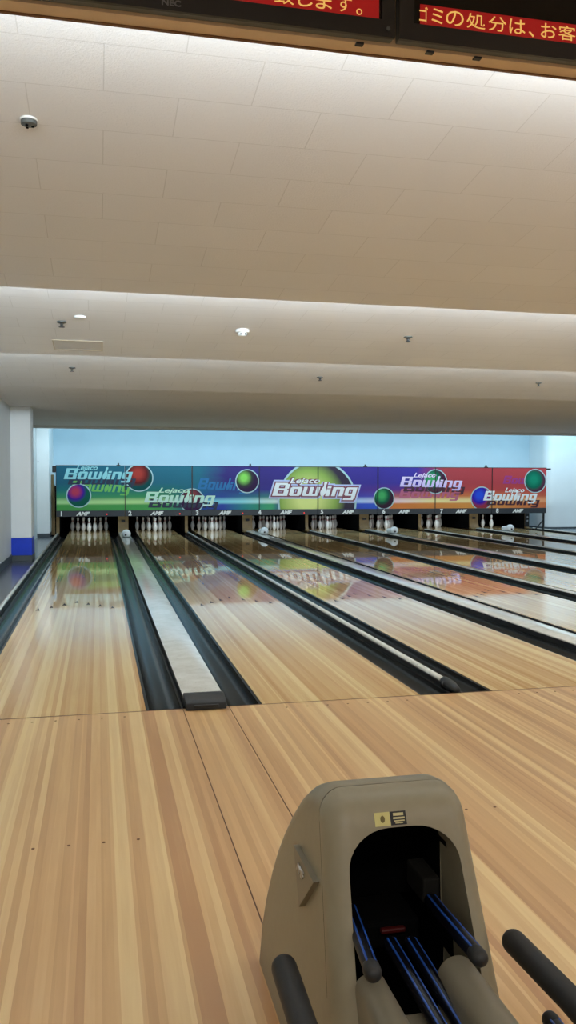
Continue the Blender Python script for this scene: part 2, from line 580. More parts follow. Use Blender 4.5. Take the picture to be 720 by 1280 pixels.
# ================================================================== LANES
def gutter_bm(x0, x1, y0, y1):
    b = B()
    prof = []
    w = x1 - x0
    prof.append((x0, -0.004)); prof.append((x0, -0.14)); prof.append((x1, -0.14)); prof.append((x1, -0.004))
    prof.append((x1 - 0.018, -0.004)); prof.append((x1 - 0.02, -0.03))
    for k in range(0, 11):
        a = k / 10
        prof.append((x1 - 0.028 - a * (w - 0.056), -0.045 - 0.05 * math.sin(PI * a) ** 0.6))
    prof.append((x0 + 0.02, -0.03)); prof.append((x0 + 0.018, -0.004))
    prism(b, prof, 'Y', y0, y1)
    return b

for i in range(8):
    x0 = LANE_X[i]; x1 = x0 + LANE_W
    t = thing('bowling_lane', 'glossy maple bowling lane running to the pins of lane ' + NUM[i], 'bowling lane', ((x0 + x1) / 2, 9.6, -0.1), 'bowling lanes')
    b = B(); box(b, x0, x1, 0.006, 19.25, -0.14, 0.0)
    obj('lane_surface', b, LANE, t)
    for k in range(7):
        ax = x0 + LANE_W * (k + 1) / 8
        ay = 4.83 - abs(k - 3) * 0.168
        b = B()
        prism(b, [(ax - 0.021, ay - 0.09), (ax, ay - 0.06), (ax + 0.021, ay - 0.09), (ax, ay + 0.09)], 'Z', -0.002, 0.0012)
        obj('target_arrow', b, ARROW, t)
    for s, side in ((0, 'near-side'), (1, 'far-side')):
        gx0 = x0 - GUT if s == 0 else x1
        thin = (i == 0 or i % 2 == 0) if s == 0 else (i % 2 == 1)
        ga = gx0 + (0.012 if thin and s == 0 else 0.001)
        gb = gx0 + GUT - (0.012 if thin and s == 1 else 0.001)
        nm = 'left' if s == 0 else 'right'
        b = gutter_bm(ga, gb, 0.006, 17.33)
        obj('gutter', b, GUTTER, None, 'dark gutter channel along the ' + nm + ' edge of lane ' + NUM[i], 'gutter', 'gutters beside the lanes', smooth=30)

def capping_bm(x0, x1, z, y0, y1, crown=0.012):
    b = B()
    n = 8
    prof = [(x0 + 0.004, -0.14), (x1 - 0.004, -0.14)]
    top = []
    for k in range(n + 1):
        a = k / n
        top.append((x1 - a * (x1 - x0), z - crown + crown * math.sin(PI * a) ** 0.7))
    # black side skirts are a separate part
    prof = [(x0, z - 0.022), (x1, z - 0.022)] + top
    prism(b, prof, 'Y', y0, y1)
    return b

def divider(name, x0, x1, label, wide):
    t = thing(name, label, 'lane divider', ((x0 + x1) / 2, 9.0, -0.14), 'lane dividers')
    z = 0.062 if wide else 0.052
    y0 = 0.10 if wide else 0.20
    e = 17.2
    b = capping_bm(x0, x1, z, y0, e, 0.012 if wide else 0.012)
    obj('capping', b, CAPPING, t, label='worn white top', smooth=50)
    b = B()
    m = 0.006 if wide else -0.010
    box(b, x0 + m, x1 - m, y0 + 0.004, 17.2, -0.15, z - 0.022)
    obj('side_skirt', b, BLACKP, t, label='black side')
    if wide:
        # black nose over the end of the capping, standing on the approach
        b = B()
        yb = [(0.13, z + 0.006), (0.08, z + 0.006), (-0.02, z - 0.004), (-0.05, z - 0.02), (-0.06, 0.002), (0.13, 0.002)]
        prism(b, yb, 'X', x0 + 0.001, x1 - 0.001, bev=0.006)
        obj('end_cap', b, RUBBER, t, label='black rubber nose', smooth=40)
        b = B()
        box(b, x0 + 0.05, x1 - 0.05, -0.066, -0.05, 0.016, 0.034, 0.003)
        obj('end_cap_slot', b, BLACKP, t)
    else:
        b = B()
        tube(b, [((x0 + x1) / 2, 0.21, 0.026), ((x0 + x1) / 2, 0.10, 0.024), ((x0 + x1) / 2 + 0.006, 0.03, 0.014)], [0.036, 0.036, 0.026], 14)
        for v in b.verts:
            v.co.z = max(v.co.z, -0.02)
        obj('end_cap', b, RUBBER, t, label='rounded black tip', smooth=True)
        b = B()
        lathe(b, [(0.012, 0), (0.012, 0.006)], ((x0 + x1) / 2 - 0.032, 0.16, 0.03), 10, axis='Y')
        obj('end_cap_screw', b, CHROME, t)
        b = B()
        tube(b, [(x1 + 0.002, 0.42, 0.030), (x1 + 0.002, 17.0, 0.030)], 0.0085, 10)
        obj('guard_rod', b, BLACKP, t, label='thin black rod beside the rail', smooth=True)
    return t

divider('lane_divider', -GUT - 0.052, -GUT, 'narrow white edge rail between the grey walkway and lane one', False)
for i in range(7):
    a = LANE_X[i] + LANE_W + GUT
    c = LANE_X[i + 1] - GUT
    if i % 2 == 0:
        divider('lane_divider', a, c, 'broad white ball return capping between lanes ' + NUM[i] + ' and ' + NUM[i + 1], True)
    else:
        divider('lane_divider', a, c, 'narrow white rail between lanes ' + NUM[i] + ' and ' + NUM[i + 1], False)
divider('lane_divider', LANE_X[7] + LANE_W + GUT, LANE_X[7] + LANE_W + GUT + 0.052, 'narrow edge rail on the far side of lane eight', False)

# approach details: foul line joint, plank seams, marker dots
b = B(); box(b, WALL_L + 0.01, WALL_R - 0.02, -0.004, 0.005, -0.01, 0.0012)
obj('foul_line', b, SEAM, None, 'thin dark foul line across the wooden approach', 'foul line')
for i in (0, 2, 4, 6):
    for q, x in enumerate((LANE_X[i] + LANE_W + GUT - 0.012, LANE_X[i + 1] - GUT + 0.02)):
        b = B(); box(b, x - 0.0022, x + 0.0022, -6.5, -0.01, -0.006, 0.0010)
        obj('floor_seam', b, SEAM, None, 'dark floor seam in line with the ' + ('left' if q == 0 else 'right') + ' capping edge between lanes ' + NUM[i] + ' and ' + NUM[i + 1], 'floor seam', 'approach seams')
def dot(x, y, r=0.0065):
    b = B(); lathe(b, [(r, -0.002), (r, 0.001)], (x, y, 0), 12)
    return b
rows = [(-0.10, 'by the foul line of'), (-1.85, 'in the near row before')]
words = ['first', 'second', 'third', 'fourth', 'fifth', 'sixth', 'seventh', 'eighth', 'ninth']
for yy, wd in rows:
    for i in range(0, 8 if yy > -1 else 2):
        for k in range(7):
            x = LANE_X[i] + LANE_W * (k + 1) / 8
            if i == 1 and yy < -1 and k > 4:
                continue
            o = obj('marker_dot', dot(x, yy), BROWN, None, words[k] + ' small brown dot from the left ' + wd + ' lane ' + NUM[i], 'marker dot', 'approach marker dots')

# ================================================================== PINS
PIN_PROF = [(0.0255, 0.0), (0.0258, 0.005), (0.036, 0.02), (0.0495, 0.057), (0.0575, 0.086), (0.0605, 0.114), (0.058, 0.149), (0.0496, 0.184),
            (0.0392, 0.213), (0.0305, 0.238), (0.0248, 0.254), (0.0228, 0.270), (0.0235, 0.285), (0.0268, 0.307), (0.0308, 0.328), (0.0323, 0.343),
            (0.0305, 0.358), (0.0245, 0.371), (0.014, 0.379), (0.003, 0.381)]
b = B(); lathe(b, PIN_PROF, (0, 0, 0), 22)
pin0 = obj('bowling_pin', b, PIN, None, 'x', 'bowling pin', 'bowling pins', smooth=True, origin=(0, 0, 0))
s = 0.3048
RACK = [((0, 0), 'foremost white bowling pin'),
        ((-s / 2, .264), 'left pin of the second row'), ((s / 2, .264), 'right pin of the second row'),
        ((-s, .528), 'left pin of the third row'), ((0, .528), 'middle pin of the third row'), ((s, .528), 'right pin of the third row'),
        ((-1.5 * s, .792), 'leftmost pin of the back row'), ((-.5 * s, .792), 'second pin from the left in the back row'), ((.5 * s, .792), 'second pin from the right in the back row'), ((1.5 * s, .792), 'rightmost pin of the back row')]
first = True
for i in range(8):
    for k, ((dx, dy), w) in enumerate(RACK):
        if i == 7 and k not in (0, 1):
            continue
        o = pin0 if first else cp(pin0)
        first = False
        o.location = (LANE_X[i] + LANE_W / 2 + dx, HEAD_Y + dy, 0.0)
        o['label'] = (w if i < 7 else ('front white bowling pin of the two left' if k == 0 else 'rear white bowling pin of the two left')) + ' standing on lane ' + NUM[i]
        o['group'] = 'bowling pins on lane ' + NUM[i]

# ================================================================== PIT
GAPC = [-GUT - 0.026] + [LANE_X[i] + LANE_W + (GAP_WIDE if i % 2 == 0 else GAP_NARROW) / 2 for i in range(7)] + [LANE_X[7] + LANE_W + GUT + 0.026]
for i, gx in enumerate(GAPC):
    wide = i % 2 == 1
    w = 0.135 if wide else 0.04
    where = 'at the near wall side of lane one' if i == 0 else ('on the far side of lane eight' if i == 8 else 'between lanes ' + NUM[i - 1] + ' and ' + NUM[i])
    t = thing('kickback', 'tan-edged kickback partition ' + where, 'kickback', (gx, 18.8, 0.0), 'pin deck partitions')
    b = B(); box(b, gx - w + 0.01, gx + w - 0.01, 17.62, 19.2, 0.0, 1.2)
    obj('side_panel', b, BLACKM, t)
    b = B()
    # curved foot of the front edge
    pr = [(17.61, 1.2), (17.61, 0.22)]
    for k in range(7):
        a = k / 6 * PI / 2
        pr.append((17.61 - 0.18 * (1 - math.cos(a)), 0.22 - 0.20 * math.sin(a)))
    pr += [(17.36, 0.02), (17.36, 0.0), (17.64, 0.0), (17.64, 1.2)]
    prism(b, pr, 'X', gx - w, gx + w)
    obj('front_edge', b, KICK, t, label='tan front edge', smooth=30)
    if wide:
        b = B()
        box(b, gx - 0.05, gx + 0.05, 17.595, 17.612, 0.30, 0.36, 0.004)
        obj('latch', b, BLACKP, t)
b = B(); box(b, WALL_L, 13.1, 19.25, 20.5, -0.16, -0.10)
obj('pit_carpet', b, BLACKM, None, 'black pit carpet on the ground behind the pin decks', 'pit carpet')
# pinsetter above each deck: dark machine body hanging low over the pit
for i in range(8):
    t = thing('pinsetter', 'dark pinsetter machine above the pins of lane ' + NUM[i], 'pinsetter', (LANE_X[i] + LANE_W / 2, 19.4, 0.62), 'pinsetters')
    b = B(); box(b, LANE_X[i] - 0.06, LANE_X[i] + LANE_W + 0.06, 17.9, 20.3, 0.72, 1.2, 0.02)
    obj('machine_body', b, GRIDBLK, t)
    b = B()
    for q in range(5):
        xx = LANE_X[i] + 0.1 + q * 0.21
        box(b, xx, xx + 0.03, 19.55, 19.6, 0.05, 0.75)
    obj('curtain_bars', b, GRIDBLK, t)
    b = B(); box(b, LANE_X[i] - 0.05, LANE_X[i] + LANE_W + 0.05, 19.9, 19.95, -0.05, 0.75)
    obj('pit_curtain', b, BLACKM, t)

# switch plate with two round buttons on the last partition
b = B()
t = thing('switch_plate', 'black plate with two pale round buttons under the end of the eighth panel', 'switch plate', (13.02, 17.55, 0.1))
box(b, 12.985, 13.12, 17.40, 17.43, 0.06, 0.46, 0.005)
obj('plate', b, BLACKP, t)
for z in (0.24, 0.35):
    b = B(); lathe(b, [(0.026, -0.01), (0.02, 0.0)], (13.05, 17.392, z), 14, axis='Y')
    obj('button', b, CHROME, t, label='pale round button')

# ================================================================== MASKING PANELS
def gl_rects(ch):
    """Square-cut slanted letters: rectangles in a box one unit high (x-height 0.70)."""
    X = 0.70
    if ch == 'B':
        return 0.84, [(0, 0, .25, 1), (.57, 0, .82, .46), (.57, .54, .80, 1), (.1, 0, .74, .18), (.1, .42, .72, .58), (.1, .82, .72, 1)]
    if ch == 'o':
        return 0.66, [(0, .06, .22, X - .06), (.42, .06, .64, X - .06), (.06, 0, .58, .17), (.06, X - .17, .58, X)]
    if ch == 'w':
        return 0.92, [(0, .05, .2, X), (.35, .05, .55, X), (.70, .05, .90, X), (.05, 0, .85, .16)]
    if ch == 'i':
        return 0.27, [(0, 0, .22, .54), (0, .60, .22, .76)]
    if ch == 'n':
        return 0.66, [(0, 0, .21, X), (.42, 0, .64, X - .06), (.05, X - .17, .58, X)]
    if ch == 'g':
        return 0.66, [(0, .10, .21, X - .06), (.42, -.20, .64, X), (.06, .04, .5, .2), (.06, X - .17, .6, X), (0, -.30, .58, -.14)]
    return 0.3, []

def pin_outline(h):
    return [(r / 0.381 * h, z / 0.381 * h) for r, z in PIN_PROF]

def lettering(x0, z0, x1, z1, top, y_base, grow=0.0):
    """'Bowling' with its small upper word, fitted between the given baseline ends; returns (big, small) bmeshes."""
    b = B()
    pen = 0.0
    sl = 0.30
    items = []
    for ch in 'Bowling':
        if ch == 'l':
            items.append((pen, 'pin')); pen += 0.32
        else:
            w, rs = gl_rects(ch)
            items.append((pen, rs)); pen += w + 0.06
    total = pen
    kx = (x1 - x0) / total
    kz = top
    def M(px, pz):
        t = px / total
        return (x0 + px * kx + sl * pz * kz, z0 + (z1 - z0) * t + pz * kz)
    g = grow
    lay = [0]
    def poly(pts):
        y = y_base + 0.00003 * lay[0]
        lay[0] += 1
        f0 = [b.verts.new((p[0], y, p[1])) for p in pts]
        f1 = [b.verts.new((p[0], y + 0.0015, p[1])) for p in pts]
        n = len(pts)
        b.faces.new(f0); b.faces.new(f1[::-1])
        for i in range(n):
            b.faces.new((f0[i], f1[i], f1[(i + 1) % n], f0[(i + 1) % n]))
    for off, rs in items:
        if rs == 'pin':
            o = pin_outline(1.12)
            L = [(off + 0.15 - r * 0.9 - g / kx, z) for r, z in o]
            R = [(off + 0.15 + r * 0.9 + g / kx, z) for r, z in o]
            poly([M(*p) for p in L + R[::-1]])
        else:
            for a, c, d, e in rs:
                poly([M(off + a - g / kx, c - g / kz), M(off + d + g / kx, c - g / kz), M(off + d + g / kx, e + g / kz), M(off + a - g / kx, e + g / kz)])
    return b

def clip(b, xa, xb):
    for co, no in (((xa, 0, 0), (-1, 0, 0)), ((xb, 0, 0), (1, 0, 0))):
        bmesh.ops.bisect_plane(b, geom=b.verts[:] + b.edges[:] + b.faces[:], dist=1e-6, plane_co=co, plane_no=no, clear_outer=True)
    return b

def span(b):
    xs = [v.co.x for v in b.verts]
    return (min(xs), max(xs)) if xs else (0, 0)

ART_ITEMS = []     # (part name, builder -> bmesh, material, label)
def disc(x, z, r, y, n=40, th=0.0012):
    b = B()
    uvl = b.loops.layers.uv.new('UVMap')
    c0 = [b.verts.new((x + r * math.cos(2 * PI * k / n), y, z + r * math.sin(2 * PI * k / n))) for k in range(n)]
    c1 = [b.verts.new((v.co.x, y + th, v.co.z)) for v in c0]
    f = b.faces.new(c0)
    b.faces.new(c1[::-1])
    for k in range(n):
        b.faces.new((c0[k], c1[k], c1[(k + 1) % n], c0[(k + 1) % n]))
    for fc in b.faces:
        for lp in fc.loops:
            lp[uvl].uv = ((lp.vert.co.x - x) / r, (lp.vert.co.z - z) / r)
    return b

RIM = plain('printed_pale_rim', srgb(170, 204, 210), 0.4, noise=0.02)
balls = [
    (0.303, 1.026, 0.275, ball_print('ball_print_violet', srgb(190, 60, 90), srgb(58, 26, 150), srgb(10, 92, 78), (-0.3, 0.35)), 'printed violet and red ball'),
    (1.784, 1.47, 0.325, ball_print('ball_print_red', srgb(176, 62, 54), srgb(96, 30, 34), srgb(6, 78, 80), (-0.1, 0.3)), 'printed red ball'),
    (3.11, 0.89, 0.29, ball_print('ball_print_maroon', srgb(150, 70, 70), srgb(70, 30, 60), srgb(60, 30, 70), (0, 0.4)), 'printed maroon ball'),
    (4.544, 1.389, 0.285, ball_print('ball_print_lime', srgb(140, 220, 100), srgb(60, 66, 60), srgb(54, 34, 70), (-0.3, 0.3)), 'printed dark ball with lime highlight'),
    (6.43, 0.86, 1.03, ball_print('ball_print_big', srgb(232, 240, 150), srgb(150, 180, 90), srgb(60, 52, 70), (-0.25, 0.05)), 'large printed yellow-green ball'),
    (8.278, 0.93, 0.27, ball_print('ball_print_green', srgb(70, 170, 100), srgb(8, 92, 66), srgb(56, 32, 52), (-0.25, 0.3)), 'printed green ball'),
    (9.756, 1.385, 0.31, ball_print('ball_print_green_dark', srgb(70, 170, 110), srgb(10, 96, 76), srgb(70, 30, 60), (-0.35, 0.2)), 'printed green ball'),
    (11.118, 0.922, 0.30, ball_print('ball_print_blue', srgb(40, 80, 220), srgb(48, 24, 168), srgb(150, 50, 70), (-0.2, 0.3)), 'printed blue ball'),
    (12.739, 1.405, 0.31, ball_print('ball_print_teal', srgb(20, 140, 110), srgb(10, 104, 84), srgb(84, 40, 66), (-0.15, 0.1)), 'printed teal ball')]
INK1 = flat_ink('letter_ink_teal', srgb(140, 206, 214), srgb(164, 214, 218), 0, 1)
INK2 = flat_ink('letter_ink_white_green', srgb(190, 240, 190), srgb(206, 232, 240), 0, 1)
INK4 = plain('letter_ink_white', srgb(238, 242, 246), 0.4, noise=0.01)
INK6 = flat_ink('letter_ink_lilac', srgb(232, 214, 246), srgb(196, 178, 250), 0.5, 1.0)
OUTL = plain('letter_outline_maroon', srgb(128, 62, 80), 0.4)
GLOWL = plain('letter_outline_pale', srgb(190, 200, 240), 0.4)
SHAD = plain('letter_shadow_ink', srgb(22, 40, 70), 0.5)
SHADR = plain('letter_shadow_red', srgb(72, 30, 50), 0.5)
GH1 = plain('ghost_ink_lime', srgb(110, 190, 90), 0.5)
GH3 = plain('ghost_ink_blue', srgb(10, 110, 170), 0.5)
GH6 = plain('ghost_ink_rose', srgb(186, 96, 128), 0.5)
GH8 = plain('ghost_ink_purple', srgb(150, 50, 130), 0.5)

LET = [  # x0 z0 x1 z1 height, ink, shadow ink, outline
    (-0.06, 1.435, 1.60, 1.43, 0.27, INK1, SHAD, None),
    (1.90, 0.85, 3.69, 0.83, 0.27, INK2, SHAD, None),
    (5.20, 1.01, 7.50, 0.99, 0.34, INK4, None, OUTL),
    (8.72, 1.25, 10.52, 1.22, 0.27, INK6, SHADR, None),
    (11.16, 0.865, 12.78, 0.855, 0.265, INK4, SHADR, None)]
SMALL = [(0.24, 1.685, 0.52), (2.25, 1.12, 0.78), (5.66, 1.36, 0.82), (9.10, 1.525, 0.66), (11.80, 1.115, 0.60)]
GHOST = [(0.10, 1.14, 1.55, 1.10, 0.26, GH1), (3.25, 1.19, 4.55, 1.13, 0.28, GH3), (8.70, 0.95, 10.45, 0.93, 0.24, GH6), (11.75, 1.33, 13.05, 1.32, 0.22, GH8), (4.75, 1.02, 5.3, 1.0, 0.30, GH3)]

panels = []
PB = []
for i in range(8):
    xa, xb = MASK_EDGE[i] + 0.006, MASK_EDGE[i + 1] - 0.006
    t = thing('masking_panel', ['green', 'green and teal', 'teal and purple', 'purple', 'violet', 'blue and orange', 'red and yellow', 'red'][i] + ' printed bowling masking panel numbered ' + NUM[i] + ' above the pins', 'masking panel', ((xa + xb) / 2, MASK_Y + 0.03, MASK_BOT), 'masking panels')
    panels.append(t)
    b = B()
    uvl = b.loops.layers.uv.new('UVMap')
    box(b, xa, xb, MASK_Y, MASK_Y + 0.05, MASK_ART, MASK_TOP)
    uvl = b.loops.layers.uv.verify()
    for f in b.faces:
        for lp in f.loops:
            lp[uvl].uv = ((lp.vert.co.x + 0.245) / 13.333, (lp.vert.co.z - MASK_ART) / (MASK_TOP - MASK_ART))
    obj('artwork_board', b, ART, t)
    b = B(); box(b, xa, xb, MASK_Y - 0.01, MASK_Y + 0.06, MASK_BOT, MASK_ART - 0.002, 0.004)
    obj('number_strip', b, STRIP, t, label='charcoal strip with lane number')
    b = B(); box(b, xa - 0.006, xb + 0.006, MASK_Y - 0.004, MASK_Y + 0.055, MASK_TOP, MASK_TOP + 0.014)
    jw = 0.022 if i in (2, 4, 5) else 0.012
    box(b, xa - 0.006, xa - 0.006 + jw, MASK_Y - 0.012, MASK_Y + 0.055, MASK_ART, MASK_TOP)
    obj('frame', b, BLACKP, t)
    # lane number and maker's mark
    nx = [-0.11, 1.56, 3.255, 4.88, 6.56, 8.28, 9.94, 11.60][i]
    nb = text_bm(str(i + 1), 0.16, 0.0, 0.006, 0.001)
    place(nb, Matrix.Translation((nx - 0.05, MASK_Y - 0.0115, MASK_BOT + 0.022)))
    obj('lane_number', nb, PRINTW, t, label='white lane numeral')
    ax = [0.42, 2.24, 3.98, 5.59, 7.29, 8.87, 10.53, 12.23][i]
    ab = text_bm('AMF', 0.125, 0.35, 0.008, 0.001, width=0.34)
    place(ab, Matrix.Translation((ax - 0.17, MASK_Y - 0.0115, MASK_BOT + 0.028)))
    obj('maker_mark', ab, PRINTW, t, label='slanted white lettering')
    if i < 5:
        lx = [0.98, 2.80, 4.42, 6.06, 0][i]
        if lx:
            lb = B(); lathe(lb, [(0.018, -0.008), (0.014, 0.0)], (lx, MASK_Y - 0.016, MASK_BOT + 0.055), 10, axis='Y')
            obj('indicator_light', lb, LEDRED, t, label='small red light')
    def put(bm, name, mat, lab=None, sm=False):
        s0, s1 = span(bm)
        if s1 <= xa or s0 >= xb:
            bm.free(); return
        clip(bm, xa + 0.005, xb - 0.001)
        if len(bm.faces) == 0:
            bm.free(); return
        obj(name, bm, mat, t, label=lab)
    for (x, z, r, m, lab) in balls:
        if x + r < xa or x - r > xb:
            continue
        d = disc(x, z, r + (0.05 if r > 0.5 else 0.028), MASK_Y - 0.0020)
        for co, no in (((0, 0, MASK_TOP), (0, 0, 1)), ((0, 0, MASK_ART + 0.004), (0, 0, -1))):
            bmesh.ops.bisect_plane(d, geom=d.verts[:] + d.edges[:] + d.faces[:], plane_co=co, plane_no=no, clear_outer=True)
        put(d, 'printed_ball_rim', RIM)
        d = disc(x, z, r, MASK_Y - 0.0035)
        for co, no in (((0, 0, MASK_TOP), (0, 0, 1)), ((0, 0, MASK_ART + 0.004), (0, 0, -1))):
            bmesh.ops.bisect_plane(d, geom=d.verts[:] + d.edges[:] + d.faces[:], plane_co=co, plane_no=no, clear_outer=True)
        put(d, 'printed_ball', m, lab)
    for (x0, z0, x1, z1, h, m) in GHOST:
        if x1 - x0 > 1:
            put(lettering(x0, z0, x1, z1, h, MASK_Y - 0.0012), 'faded_lettering', m)
    for q, (x0, z0, x1, z1, h, ink, sh, ol) in enumerate(LET):
        if sh:
            put(lettering(x0 + 0.10, z0 - 0.13, x1 + 0.09, z1 - 0.13, h * 0.8, MASK_Y - 0.0050), 'lettering_shadow', sh)
        if ol:
            put(lettering(x0, z0, x1, z1, h, MASK_Y - 0.0055, 0.075), 'lettering_glow', GLOWL)
            put(lettering(x0, z0, x1, z1, h, MASK_Y - 0.0070, 0.035), 'lettering_outline', ol)
        put(lettering(x0, z0, x1, z1, h, MASK_Y - 0.0085), 'lettering', ink, 'bowling lettering')
        sx, sz, sw = SMALL[q]
        tb = text_bm('Lejaco', 0.17 if q != 2 else 0.2, 0.35, 0.004, 0.0006, width=sw)
        place(tb, Matrix.Translation((sx, MASK_Y - 0.0095, sz - 0.02)))
        if ol:
            t2 = text_bm('Lejaco', 0.2, 0.35, 0.022, 0.0006, width=sw + 0.03)
            place(t2, Matrix.Translation((sx - 0.015, MASK_Y - 0.0080, sz - 0.02)))
            put(t2, 'small_lettering_outline', ol)
        put(tb, 'small_lettering', ink)
# small brackets standing on the panels
for x, w in ((1.272, 'first and second'), (4.628, 'third and fourth'), (7.755, 'fifth and sixth'), (11.252, 'seventh and eighth')):
    b = B(); box(b, x - 0.02, x + 0.02, MASK_Y + 0.0, MASK_Y + 0.05, MASK_TOP + 0.014, MASK_TOP + 0.075, 0.005)
    box(b, x - 0.05, x + 0.05, MASK_Y, MASK_Y + 0.05, MASK_TOP + 0.0142, MASK_TOP + 0.028, 0.003)
    obj('mounting_bracket', b, BLACKP, None, 'small black bracket standing on top near the joint of the ' + w + ' masking panels', 'bracket', 'panel brackets')
b = B(); box(b, -0.33, -0.245, MASK_Y - 0.01, MASK_Y + 0.05, 1.60, 1.76, 0.01)
obj('end_bracket', b, BLACKP, panels[0])
b = B(); box(b, 13.09, 13.22, MASK_Y, MASK_Y + 0.05, 1.715, 1.76, 0.008)
obj('end_bracket', b, BLACKP, panels[7])
# posts carrying the masks
t = thing('mask_support', 'black post with diagonal brace under the right end of the eighth masking panel', 'support post', (13.05, MASK_Y, 0.0))
b = B(); box(b, 13.0, 13.045, MASK_Y + 0.005, MASK_Y + 0.05, 0.0, MASK_BOT, 0.004)
obj('post', b, BLACKP, t)
b = B(); tube(b, [(12.80, MASK_Y + 0.03, 0.07), (13.01, MASK_Y + 0.03, 0.30)], 0.018, 10)
obj('brace', b, BLACKP, t)
t = thing('side_board', 'tan upright board between the pilaster and the first masking panel', 'board', (-0.33, 17.3, 0.0))
b = B(); box(b, -0.40, -0.335, 17.2, 17.26, 0.0, 1.55, 0.004)
obj('board', b, KICK, t)
b = B(); box(b, -0.332, -0.30, 16.9, 17.0, 0.0, 1.3, 0.004)
obj('batten', b, KICK, t)

# ================================================================== PIN CAMERAS
def pin_camera(x, y, z, where):
    t = thing('pin_camera', 'white rounded camera housing on the capping between lanes ' + where, 'camera', (x, y, z), 'cameras on the cappings')
    b = B()
    bb = bmesh.new()
    bmesh.ops.create_uvsphere(bb, u_segments=24, v_segments=14, radius=1.0)
    for v in bb.verts:
        v.co = Vector((x + v.co.x * 0.105, y + v.co.y * 0.12, z + 0.085 + v.co.z * 0.098))
        v.co.z = max(v.co.z, z + 0.002)
    merge(b, bb)
    obj('housing', b, CAMW, t, smooth=True)
    b = B()
    tube(b, [(x - 0.03, y + 0.06, z + 0.07), (x - 0.05, y + 0.27, z + 0.065)], [0.075, 0.062], 18)
    for v in b.verts:
        v.co.z = max(v.co.z, z + 0.002)
    obj('lens_nose', b, CAMW, t, smooth=True)
    b = B(); lathe(b, [(0.024, 0), (0.02, 0.012)], (x - 0.02, y - 0.128, z + 0.06), 14, axis='Y')
    obj('cable_port', b, BLACKP, t, label='dark round port')
    b = B(); box(b, x - 0.085, x + 0.085, y - 0.10, y + 0.10, z, z + 0.012, 0.004)
    obj('base_plate', b, GREYM, t)
for i, yy, dx in ((0, 15.1, 0), (2, 15.5, 0.1), (4, 15.1, -0.02), (6, 15.5, 0.1)):
    pin_camera(GAPC[i + 1] + dx * 0.6, yy, 0.0625, NUM[i] + ' and ' + NUM[i + 1])

# ================================================================== CEILING FITTINGS
def slope_z(x, y):
    k = 0 if y < TEETH[1] else (1 if y < TEETH[2] else 2)
    return TOOTH_HIGH[k] - (y - TEETH[k]) * (TOOTH_HIGH[k] - CEIL_LOW) / (TEETH[k + 1] - TEETH[k])

b = B()
t = thing('ceiling_speaker', 'round dark ceiling fitting in the nearest ceiling bay', 'ceiling fitting', (0.50, -1.333, slope_z(0, -1.333)))
z = slope_z(0, -1.333)
lathe(b, [(0.037, 0.012), (0.037, -0.003), (0.028, -0.008), (0.02, -0.008)], (0.50, -1.333, z), 24)
obj('rim', b, WHITEP, t, label='white rim', smooth=30)
b = B(); lathe(b, [(0.0345, -0.002), (0.033, -0.020), (0.014, -0.026)], (0.50, -1.333, z), 24)
obj('body', b, GREYM, t, smooth=30)
for a in range(3):
    b = B(); lathe(b, [(0.006, -0.030), (0.006, -0.016)], (0.50 + 0.016 * math.cos(a * 2.1), -1.333 + 0.016 * math.sin(a * 2.1), z), 10)
    obj('vent_hole', b, BLACKM, t)

def sprinkler(x, y, lab):
    z = slope_z(x, y)
    t = thing('sprinkler_head', lab, 'sprinkler', (x, y, z), 'ceiling sprinklers')
    b = B(); lathe(b, [(0.042, 0.012), (0.042, -0.006), (0.018, -0.016)], (x, y, z), 18)
    obj('escutcheon', b, SPRINK, t, smooth=30)
    b = B(); lathe(b, [(0.012, -0.01), (0.012, -0.04), (0.026, -0.043), (0.026, -0.047)], (x, y, z), 14)
    obj('deflector', b, BLACKP, t, smooth=30)
sprinkler(0.475, 2.545, 'dark sprinkler head beside the small white disc in the middle ceiling bay')
sprinkler(3.70, 2.575, 'dark sprinkler head to the right of the smoke detector in the middle ceiling bay')
sprinkler(0.473, 5.60, 'small sprinkler head at the left of the far ceiling bay')
sprinkler(3.66, 5.73, 'small sprinkler head at the centre of the far ceiling bay')
sprinkler(6.82, 5.68, 'small sprinkler head at the right of the far ceiling bay')
z = slope_z(0, 2.36)
b = B(); lathe(b, [(0.05, 0.012), (0.05, -0.008), (0.044, -0.013)], (0.636, 2.36, z), 24)
obj('ceiling_disc', b, WHITEP, None, 'small flat white disc on the middle ceiling bay above the hatch', 'ceiling disc', smooth=30)
z = slope_z(0, 2.572)
t = thing('smoke_detector', 'white round smoke detector on the middle ceiling bay', 'smoke detector', (2.083, 2.572, z))
b = B(); lathe(b, [(0.062, 0.012), (0.062, -0.018), (0.056, -0.024)], (2.083, 2.572, z), 28)
obj('base', b, WHITEP, t, smooth=30)
b = B(); lathe(b, [(0.042, -0.02), (0.04, -0.045), (0.03, -0.055), (0.012, -0.058)], (2.083, 2.572, z), 24)
obj('sensor_cap', b, WHITEP, t, smooth=30)
for a in range(6):
    an = a * PI / 3
    b = B(); box(b, 2.083 + 0.04 * math.cos(an) - 0.004, 2.083 + 0.04 * math.cos(an) + 0.004, 2.572 + 0.04 * math.sin(an) - 0.004, 2.572 + 0.04 * math.sin(an) + 0.004, z - 0.046, z - 0.028)
    obj('vent', b, GREYM, t)
